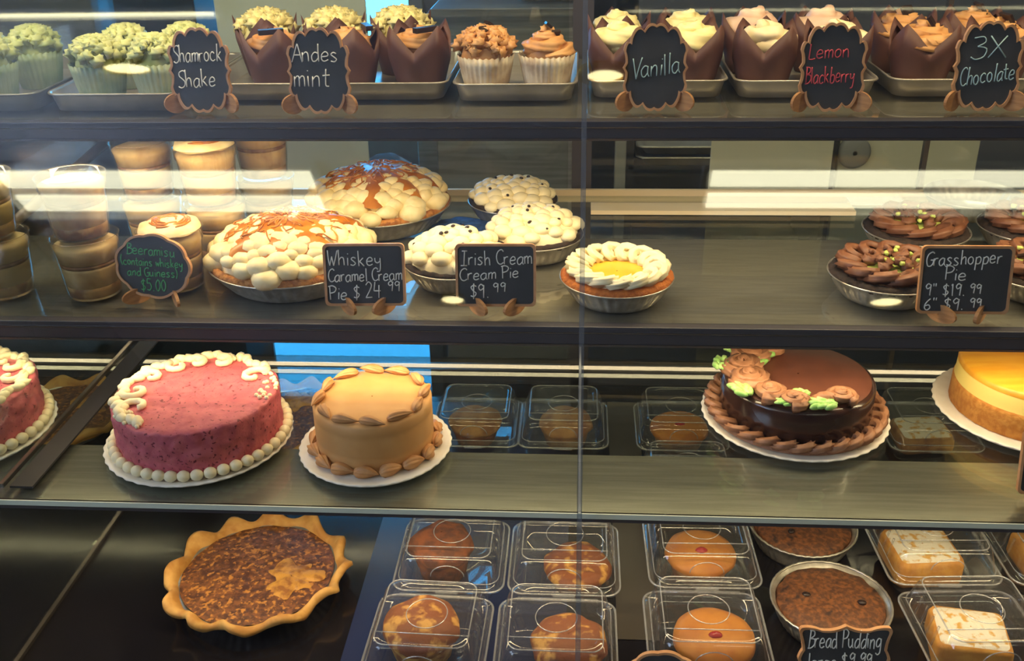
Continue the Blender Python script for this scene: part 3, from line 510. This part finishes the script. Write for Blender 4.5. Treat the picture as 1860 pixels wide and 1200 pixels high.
rg.lathe([(.043, .034), (.048, .0405), (.058, .0405), (.066, .034)], 48)
rg.jit(.0012, 120).build('piped_cream', 'cream2', t)
def grass_pie(loc, rz, label, seed):
    t = thing('grasshopper_pie', label, 'pie', loc, rz, 'small grasshopper pies with brown piping'); r = .077
    foil(r, .028, n=36).build('foil_pan', 'pan', t); ring_crust(r * .97, .030, .012, .005, seed, .003).build('cookie_crust', 'dcrumb', t)
    MB().lathe([(.060, .032), (.03, .040), (.001, .042)], 36).jit(.002, 90, seed).build('mint_filling', 'mintbit', t)
    p = coil(.050, .0125, .041, 12, .0060, .0055, 6, .36, 11, seed)
    p.lathe([(.040, .032), (.046, .038), (.055, .038), (.063, .032)], 48)
    for k in range(5):
        a = 2 * PI * k / 5 + seed * 2; q = .020; p.tube([(q * math.cos(a) + .010 * math.cos(a + u) * (1 - .1 * u), q * math.sin(a) + .010 * math.sin(a + u) * (1 - .1 * u), .044 + .002 * u) for u in [j * .85 for j in range(9)]], lambda q: .0075 - .0045 * q, 14, star=6, k=.3, twist=4)
    p.jit(.0012, 110, seed).build('chocolate_piping', 'fgrass', t)
    g = MB(); rnd = random.Random(seed)
    for k in range(10):
        a = rnd.uniform(0, 6.28); q = rnd.uniform(.008, .038); g.blob((q * math.cos(a), q * math.sin(a), .053), .0045, .0035, .003, a, 7, 4, .5)
    g.build('mint_crumbs', 'mintbit', t)
    MB().box((.01, .004, .056), (.018, .007, .003)).xf(Matrix.Rotation(.3, 4, 'Y')).build('mint_stick', 'chip', t)
grass_pie((.500, 1.425, S2), .4, 'grasshopper pie behind the other, left of the rear pair', 1)
grass_pie((.412, 1.255, S2), 1.3, 'grasshopper pie in front, left of the Grasshopper Pie sign', 2)
grass_pie((.672, 1.437, S2), 2.2, 'grasshopper pie at the right edge, rear one', 3)
grass_pie((.618, 1.268, S2), 3.0, 'grasshopper pie at the right edge, in front beside the sign', 4)
tag(foil(.077, .028, n=36).build('empty_foil_pan', 'pan', loc=(.640, 1.588, S2)), 'empty shallow foil pan behind the right grasshopper pies', 'pan')

# ------------------------------------------------------------ layered dessert cups
def make_cup(seed, top=True):
    t = thing('dessert_cup', None, 'dessert cup', O, 0, 'layered dessert cups'); H = .084
    MB().lathe([(.034, 0), (.0355, .002), (.0385, .03), (.0415, H * .78), (.0435, H * .82), (.0445, H), (.046, H + .001), (.0445, H + .002), (.0435, H)], 48, cap0=True).build('plastic_cup', 'cup', t)
    wob = lambda tt, i, r, z: (r, z + (.004 * math.sin(3 * tt + seed) + .002 * math.sin(7 * tt) if 0 < i < 4 else 0))
    MB().lathe([(.001, .003), (.0335, .003), (.0345, .012), (.0348, .018), (.001, .018)], 36).build('cake_layer', 'cakelayer', t)
    MB().lathe([(.001, .0182), (.0348, .0182), (.0372, .042), (.0375, .046), (.001, .046)], 36).build('cream_layer', 'mousse2', t)
    MB().lathe([(.001, .0465), (.0376, .0465), (.0378, .051), (.001, .052)], 36).build('cake_layer', 'cakelayer', t)
    MB().lathe([(.001, .0525), (.0379, .0525), (.0402, H * .8), (.0422, H * .88), (.030, H * .93), (.001, H * .95)], 36).build('cream_layer', 'mousse2', t)
    if top:
        m = MB().lathe([(.0425, H), (.040, H + .006), (.024, H + .012), (.001, H + .014)], 40).jit(.003, 50, seed).build('cream_topping', 'cream', t)
        d = MB()
        for k in range(7): d.tube([(.034 * math.cos(k * .9 + u * .5) * (.35 + .09 * k), .034 * math.sin(k * .9 + u * .5) * (.35 + .09 * k), H + .0145 - .010 * ((.35 + .09 * k) * .034 / .044) ** 2 * 1.0 + .001 * math.sin(u * 2)) for u in range(9)], .0014, 5)
        d.build('caramel_drizzle', 'caramel', m)
    return t
cup_a, cup_b = make_cup(1, False), make_cup(2, True)
cl = [((-.674, 1.232, S2), 'dessert cup at the bottom of the stack left of the round sign', cup_a), ((-.674, 1.230, S2 + .0865), 'dessert cup balanced on top of the stack left of the round sign', cup_a),
      ((-.566, 1.262, S2), 'dessert cup topped with cream right behind the round sign', cup_b), ((-.540, 1.375, S2), 'dessert cup at the bottom of the stack beside the front caramel pie', cup_a),
      ((-.542, 1.373, S2 + .0865), 'cream topped dessert cup on the tallest stack, behind the round sign', cup_b), ((-.648, 1.40, S2), 'dessert cup at the bottom of the middle rear stack', cup_a), ((-.648, 1.40, S2 + .0865), 'dessert cup on top of the middle rear stack', cup_a),
      ((-.500, 1.50, S2), 'rearmost dessert cup near the rear caramel pie, lower one', cup_a), ((-.500, 1.50, S2 + .0865), 'rearmost dessert cup near the rear caramel pie, upper one', cup_a),
      ((-.802, 1.232, S2), 'dessert cup copied as a reflection beyond the glass divider, lower one at left edge', cup_a), ((-.806, 1.230, S2 + .0865), 'dessert cup copied as a reflection beyond the glass divider, upper one at left edge', cup_a), ((-.93, 1.375, S2), 'lower dessert cup, copied as a reflection, of the rear stack beyond the divider', cup_a), ((-.93, 1.373, S2 + .0865), 'cream topped dessert cup, copied as a reflection, of the rear stack beyond the divider', cup_b)]  # cups past the divider are copies in place of mirror reflections
seen = set()
for i, (loc, lb, p) in enumerate(cl):
    if p.name in seen: dup(p, loc, i * 1.3, lb)
    else: p.location = loc; p['label'] = lb; seen.add(p.name)

# ------------------------------------------------------------ cakes on the glass shelf
def cake_plate(x, y, r, label):
    f = lambda t, i, rr, z: (rr * (1 + (.008 * math.cos(40 * t) if i in (2, 3) else 0)), z)
    return tag(MB().lathe([(r * .90, 0), (r * .97, .001), (r, .004), (r * .998, .0055), (r * .96, .005), (r * .88, .0035), (.002, .0035)], 160, f, cap0=True).build('cake_plate', 'plate', loc=(x, y, S3)), label, 'plate', 'white cake plates on the glass shelf')
ZC = S3 + .0035
def body_mb(r, h, rough=0, seed=0, slices=10, n=96, inset_=.002):
    prof = [(r, 0)] + [(r, h * k / slices) for k in range(1, slices)] + [(r - inset_ * .3, h - inset_), (r - inset_, h), (r * .85, h + .0005), (r * .5, h + .001), (.001, h + .001)]
    mb = MB().lathe(prof, n, cap0=True)
    return mb.jit(rough, 75, seed) if rough else mb
def shell(mb, x, y, z, a, L, r, k=.26, star=7):
    mb.tube([(x + L * (u / 9 - .4) * math.cos(a), y + L * (u / 9 - .4) * math.sin(a), z + r * .35 * math.sin(PI * u / 9)) for u in range(10)], lambda q: max(.0004, r * (math.sin(PI * min(1, q ** .8 * .96 + .04)) ** .65) * (1.1 - .45 * q)), 21, star=star, k=k, twist=.8)
def pink_cake(x, y, rz, label):
    t = thing('pink_cake', label, 'cake', (x, y, ZC + .003), rz, 'pink speckled cakes with cream scrolls'); r, h = .109, .064
    body_mb(r, h, .0032, 3, 16, 160).build('icing', 'pink', t)
    b = MB()
    for k in range(44):
        a = 2 * PI * k / 44; b.blob(((r + .006) * math.cos(a), (r + .006) * math.sin(a), .006), .0088, .0078, .0075, a + 1.57, 10, 6)
    b.build('bead_border', 'cream2', t)
    s = MB(); rnd = random.Random(4)
    for k in range(30):                                                # beaded scroll along the far and left rim
        a = R(28) + R(205) * k / 29; q = r * (.90 + .04 * math.sin(k * 1.7)); s.blob((q * math.cos(a), q * math.sin(a), h + .003), .011, .007, .006, a + 1.1 + .5 * math.sin(k), 9, 5, .3)
    for a, d, sc in ((R(20), 1, 1.1), (R(75), -1, .9), (R(118), 1, .9), (R(150), -1, 1), (R(178), 1, 1.0), (R(212), -1, 1.35), (R(100), -1, .8)):
        q = r * .72; cx, cy = q * math.cos(a), q * math.sin(a)
        s.tube([(cx + sc * (.020 - .0022 * u) * math.cos(a + .4 + d * u * .62), cy + sc * (.020 - .0022 * u) * math.sin(a + .4 + d * u * .62), h + .005) for u in range(9)], lambda q: .0052 * (1 - .25 * q), 8)
    for k in range(46):
        a = rnd.choice([R(rnd.uniform(205, 255)), R(rnd.uniform(-18, 22))]); q = r * rnd.uniform(.80, .99); s.blob((q * math.cos(a), q * math.sin(a), h + .002), .0032, .0028, .003, 0, 6, 4)
    s.build('cream_scrolls', 'cream2', t)
    return t
cake_plate(-.514, 1.128, .125, 'white plate under the pink cake right of the divider'); cake_plate(-.858, 1.133, .125, 'white plate copied as a reflection, under the pink cake cut by the left edge')
pk = pink_cake(-.511, 1.130, R(8), 'pink speckled cake with cream scrolls, whole in view'); dup(pk, (-.858, 1.135, ZC + .003), R(-60), 'pink speckled cake copied as a reflection beyond the divider, cut by the left edge')  # left cake and its plate are copies in place of a reflection
cake_plate(-.268, 1.115, .1015, 'white plate under the small mocha cake')
t = thing('mocha_cake', 'small tan mocha cake with piped shells round its rim', 'cake', (-.268, 1.117, ZC)); r, h = .078, .071
MB().lathe([(r, 0), (r, .02), (r - .0008, .0235), (r, .026), (r, .05), (r - .0008, .053), (r, .056), (r, h - .003), (r - .004, h), (r * .5, h + .001), (.001, h + .001)], 96, cap0=True).build('icing', 'tan', t)
tb = MB(); bb = MB()
for k in range(12):
    a = 2 * PI * k / 12 + .15; shell(tb, (r - .009) * math.cos(a), (r - .009) * math.sin(a), h + .003, a + 1.2 + .3 * (k % 3), .036, .0058, .3)
for k in range(16):
    a = 2 * PI * k / 16; shell(bb, (r + .004) * math.cos(a), (r + .004) * math.sin(a), .006, a + 1.5 + .3 * (k % 2), .032, .0075, .34)
tb.build('top_shells', 'tand', t); bb.build('base_shells', 'tand', t)
cake_plate(.303, 1.217, .127, 'white plate under the chocolate cake')
t = thing('chocolate_cake', 'dark glazed chocolate cake with brown rosettes and green leaves', 'cake', (.303, 1.219, ZC)); r, h = .103, .058
MB().lathe([(r, 0), (r, h * .5), (r, h - .006), (r - .002, h - .002), (r - .006, h)], 96, cap0=True).build('glaze', 'ganache', t)
MB().lathe([(r - .0055, h - .001), (r - .008, h + .0012), (r * .5, h + .0018), (.001, h + .002)], 96).build('top_icing', 'choctop', t)
p = MB()
for a, q, s in ((200, .74, 1.15), (232, .78, .9), (172, .72, 1.15), (140, .70, 1.1), (112, .74, 1.05), (160, .40, .0), (255, .84, .8), (300, .80, .8)):
    if not s: continue
    cx, cy = r * q * math.cos(R(a)), r * q * math.sin(R(a)); p.tube([(cx + e[0], cy + e[1], h + .006 + e[2]) for e in spiral(.021 * s, .002, 0, .009, 2.2, 30, R(a))], lambda q: .0078 * s * (1 - .35 * q), 16, star=7, k=.3, twist=5)
p.tube([(r * .80 * math.cos(R(a)), r * .80 * math.sin(R(a)), h + .006 + .003 * math.sin(a * .25)) for a in range(236, 304, 4)], lambda q: .008, 16, star=7, k=.28, twist=8)
p.jit(.0009, 120).build('rosettes', 'chocpipe', t)
for a, q in ((205, .98), (186, .62), (162, .98), (130, .98), (148, .55), (120, .60), (243, .93), (268, .90), (95, .95), (254, .62)):
    g = MB(); s = 1.3 if a not in (243, 254) else .8
    for k in range(9):
        b = R(a) + PI * .5 + (k % 3 - 1) * .5; q2 = s * (.003 + .0045 * (k // 3)); side = s * .0055 * (k % 3 - 1)
        g.blob((q2 * 1.6 * math.cos(R(a) + 1.57) + side * math.cos(R(a)), q2 * 1.6 * math.sin(R(a) + 1.57) + side * math.sin(R(a)), .004 + .0012 * (k % 2)), s * .0078, s * .0036, s * .0034, b, 9, 5)
    g.jit(.0016, 190, a)
    g.build('leaf', 'green', t, (r * q * math.cos(R(a)), r * q * math.sin(R(a)), h + .004))
b = coil(r + .008, .0085, .0115, 30, .0047, .0045, 6, .40, 10)
b.lathe([(r - .001, .0005), (r + .002, .012), (r + .010, .009), (r + .012, .0012)], 80)
b.build('base_piping', 'chocpipe', t)
cake_plate(.636, 1.243, .131, 'white plate under the yellow mousse cake')
t = thing('mousse_cake', 'yellow glazed mousse cake on golden sponge at the right edge', 'cake', (.636, 1.245, ZC + .0012)); r = .108
MB().lathe([(r, 0), (r * 1.0, .03), (r * .985, .036)], 90, cap0=True, cap1=True).jit(.0008, 150).build('sponge_base', 'sponge', t)
MB().lathe([(r * .985, .036), (r * .975, .040), (r * .97, .060), (r * .96, .063)], 90).build('mousse_layer', 'mousse', t)
MB().lathe([(r * .972, .058), (r * .968, .064), (r * .945, .067), (r * .5, .0685), (.001, .0685)], 90).build('glaze', 'yellow', t)

# ------------------------------------------------------------ the deck: quiches, boxes, puddings
def quiche(loc, rz, label, r=.122, src=None):
    t = thing('quiche', label, 'quiche', loc, rz, 'browned quiches in wavy crusts')
    foil(r * .93, .026).build('foil_pan', 'pan', t)
    def f(tt, i, rr, z):
        wv = math.sin(12 * tt + .8 * math.sin(3 * tt)) + .35 * math.sin(5 * tt + 1); k = (0, .35, .9, 1, .9, .4, 0)[i]
        return rr * (1 + .052 * k * wv), z + .0065 * k * math.sin(12 * tt + 1.2 + .8 * math.sin(3 * tt))
    MB().lathe([(r * .86, .016), (r * .90, .032), (r * .97, .040), (r * 1.02, .037), (r * 1.03, .031), (r * .97, .027), (r * .93, .025)], 180, f).jit(.0016, 60).build('crust', 'crust', t)
    MB().lathe([(r * .87, .027), (r * .7, .029), (r * .4, .0305), (r * .2, .031), (.001, .031)], 80).jit(.0022, 55).build('filling', 'quiche', t)
    MB().lathe([(.036, .0295), (.030, .0325), (.014, .0335), (.001, .0335)], 60, lambda a, i, rr, z: (rr * (1 + .2 * math.sin(3 * a + 1) + .14 * math.sin(7 * a) + .08 * math.sin(13 * a + 2)), z)).jit(.0025, 70).xf(Matrix.Translation((.052, -.012, 0))).build('golden_patch', 'quichegold', t)
    return t
q = quiche((-.445, 1.080, DK), 0, 'browned quiche in wavy crust, whole in view on the deck')
dup(q, (-.500, 1.500, DK), 2.0, 'browned quiche seen through the glass shelf between two cakes'); dup(q, (-.935, 1.500, DK), .9, 'browned quiche copied as a reflection beyond the divider, behind the far left cake')  # the far left quiche is a copy in place of a reflection

def srect(h, z, rc=.022, hy=None): return [(x, y, z) for x, y in rrect(h, hy or h, rc, 6)]
def clamshell():
    t = thing('clamshell_box', None, 'food box', O, 0, None); s = .076; sy = .078
    rb = lambda k, z, rc=.02: [(x, y, z) for x, y in rrect(s * k, sy * k, rc, 7)]
    MB().rings([rb(.74, .001), rb(.78, .004), rb(.84, .018), rb(.93, .031), rb(1.0, .033), rb(1.0, .036)], cap0=True).build('box_base', 'plastic', t)
    lid = MB().rings([rb(1.0, .0365), rb(.94, .0375), rb(.91, .042), rb(.86, .062), rb(.82, .074), rb(.76, .079), rb(.70, .080), rb(.66, .0775)]).add(rb(.66, .0775), [tuple(range(len(rb(.66, .0775))))], False)
    for a in (-1, 1):
        for e in (-.35, -.12, .12, .35): lid.tube([(a * s * .90, sy * e, .045), (a * s * .83, sy * e, .074)], .0016, 6)
    lid = lid.build('box_lid', 'plastic', t)
    r = MB().tube([(x, y, .0365) for x, y in rrect(s * 1.0, sy * 1.0, .02, 7)], .0015, 6, True).tube([(x, y, .079) for x, y in rrect(s * .755, sy * .755, .015, 7)], .0009, 6, True).tube([(x, y, .044) for x, y in rrect(s * .91, sy * .91, .018, 7)], .0007, 5, True)
    r.tube([(s * .3 * math.cos(a), -sy * .85 + .003 * 0 - sy * 0, .052 + .018 * math.sin(a)) for a in [PI * k / 12 for k in range(13)]], .0008, 5)
    r.tube([(s * .34 * math.cos(a), sy * .34 * math.sin(a), .0778) for a in [2 * PI * k / 24 for k in range(24)]], .0007, 5, True)
    r.tube([(-s * .78, -sy * .5, .0805), (s * .78, -sy * .5, .0805)], .0008, 5).build('rim', 'rim', t)
    MB().tube([(-s * .7, sy * 1.01, .036), (s * .7, sy * 1.01, .036)], .003, 8).build('hinge', 'rim', t)
    MB().box((0, -sy - .001, .0362), (.03, .006, .0016)).build('tab', 'rim', t)
    return t
box = clamshell(); used = [False]
def put_box(x, y, rz, label, group='clear clamshell boxes on the deck'):
    if not used[0]: box.location = (x, y, DK + .0016); box.rotation_euler = (0, 0, rz); tag(box, label, None, group); used[0] = True
    else: dup(box, (x, y, DK + .0016), rz, label, group)
def muffin(kind, mtop, mside, x, y, label, r=.046, h=.045, seed=0, dz=.0045, top=None, rz=0):
    t = thing(kind, label, kind.replace('_', ' '), (x, y, DK + dz + .0015), rz)
    MB().lathe([(r * .72, 0), (r * .86, h * .45), (r * .92, h * .6)], 40, cap0=True).jit(.0018, 70, seed).build('muffin_side', mside, t)
    MB().lathe([(r * .90, h * .52), (r * 1.0, h * .62), (r * .96, h * .78), (r * .72, h * .94), (r * .35, h * 1.0), (.001, h * 1.0)], 48, cap0=True).jit(.005 if mtop in ('muffy', 'muffd', 'muffb') else .0015, 45, seed).build('muffin_top', mtop, t)
    if top == 'jam': MB().blob((0, -.012, h * .98), .009, .006, .005, 0, 12, 6).jit(.001, 200).build('jam_spot', 'jam', t)
    if top == 'powder': MB().lathe([(r * .8, h * .93), (r * .5, h * 1.01), (.001, h * 1.02)], 36).jit(.002, 60, seed).build('sugar_dusting', 'powder', t)
def slice_cake(x, y, rz, label, m='lemonbar', dust=True, hx=.046, hy=.036, h=.036):
    t = thing('cake_slice', label, 'cake slice', (x, y, DK + .006), rz)
    MB().rings([[(a * k, b * k, z) for a, b in rrect(hx, hy, .008)] for k, z in ((.96, 0), (1, .008), (1, h - .006), (.94, h))], cap0=True, cap1=True).jit(.0016, 60).build('cake_body', m, t)
    if dust: MB().rings([[(a * k, b * k, z) for a, b in rrect(hx * .92, hy * .92, .01)] for k, z in ((1, h - .001), (.9, h + .003), (.4, h + .004), (.02, h + .004))]).jit(.0012, 90).build('sugar_dusting', 'powder', t)
BX = [(-.172, 1.118, 0, 'clear box holding a tall dark muffin, beneath the shelf edge'), (-.014, 1.118, 0, 'clear box with a low brown muffin, right of the tall muffin box'), (.177, 1.140, .02, 'clear box with an orange muffin under the shelf edge'),
      (-.184, .951, -.03, 'clear box with a crusty yellow brown muffin, at bottom edge'), (-.022, .951, 0, 'clear box with a browned muffin, behind the blank cut off sign'), (.168, .974, .01, 'clear box with a jam dotted orange muffin, left of bread pudding'),
      (.500, 1.160, .04, 'clear box with a sugar dusted cake under the shelf edge'), (.664, 1.165, .02, 'clear box with an orange cake at the far right edge'), (.506, .990, .06, 'clear box with a sugar dusted slice right of bread pudding sign'),
      (-.172, 1.478, 0, 'clear box behind the small mocha cake seen through glass'), (-.022, 1.478, 0, 'clear box with a round brown muffin seen through glass near the seam'), (.178, 1.478, 0, 'clear box with orange muffin seen through glass left of the chocolate cake'), (.595, 1.49, 0, 'clear box seen through glass between the two right cakes'), (.176, 1.303, 0, 'clear box mostly hidden by the front edge of the glass shelf')]
for b in BX: put_box(*b)
muffin('muffin', 'muffd', 'muffd', -.188, 1.120, 'tall dark brown muffin inside its clear box', .045, .068, 1)
muffin('muffin', 'muffy', 'muffd', .004, 1.104, 'low brown muffin with a yellow crack, boxed left of the empty deck strip', .047, .042, 12)
muffin('muffin', 'muffo', 'muffb', .177, 1.136, 'orange glazed muffin boxed under the glass shelf edge', .050, .046, 3, top='jam')
muffin('muffin', 'muffy', 'muffyside', -.194, .960, 'crusty yellow and brown muffin in the lowest left box', .050, .064, 4)
muffin('muffin', 'muffy', 'muffyside', -.006, .945, 'browned muffin boxed just left of the cut off sign', .048, .058, 5)
muffin('muffin', 'muffo', 'muffb', .176, .966, 'orange muffin with red jam dot beside the bread pudding', .052, .050, 6, top='jam')
slice_cake(.488, 1.155, .1, 'thickly sugared cake inside a box under the shelf edge', 'lemonbar', True, .046, .042, .040)
slice_cake(.672, 1.160, .1, 'orange cake inside the far right box', 'lemonbar', False, .046, .042, .040)
slice_cake(.498, .990, -.15, 'sugar dusted lemon cake slice right of bread pudding sign', 'lemonbar', True, .046, .038, .040)
muffin('muffin', 'muffb', 'muffd', -.176, 1.478, 'brown muffin seen through glass behind the mocha cake', .047, .050, 8)
muffin('muffin', 'muffb', 'muffb', -.018, 1.475, 'round brown muffin seen through glass near the pane joint', .047, .052, 9)
muffin('muffin', 'muffo', 'muffb', .176, 1.470, 'orange muffin seen through glass left of the chocolate cake', .050, .048, 10, top='jam')
slice_cake(.59, 1.49, .1, 'pale cake piece seen through glass between two right cakes', 'muffb', True, .045, .036, .03)
muffin('muffin', 'muffo', 'muffb', .176, 1.290, 'orange muffin mostly hidden by the shelf edge above', .050, .046, 11)
def pudding(x, y, label, seed):
    t = thing('bread_pudding', label, 'bread pudding', (x, y, DK), seed, 'bread puddings in round foil pans'); r = .0785
    foil(r, .034, r * .78, 44).build('foil_pan', 'pan', t)
    MB().tube([(r * .985 * math.cos(2 * PI * k / 88), r * .985 * math.sin(2 * PI * k / 88), .036 + .0009 * (k % 2)) for k in range(88)], .0018, 6, True).build('crimped_rim', 'pan', t)
    MB().lathe([(r * .90, .026), (r * .87, .035), (r * .6, .039), (r * .3, .040), (.001, .040)], 60).jit(.003, 60, seed).build('pudding', 'bread', t)
    for a, q in ((-1.2, .5), (2.0, .4)): MB().blob((r * q * math.cos(a), r * q * math.sin(a), .040), .006, .005, .003, a, 10, 5).build('raisin', 'chip', t)
pudding(.339, 1.048, 'bread pudding in a foil pan right behind its sign', 1); pudding(.334, 1.212, 'bread pudding in a foil pan half under the shelf edge', 2)
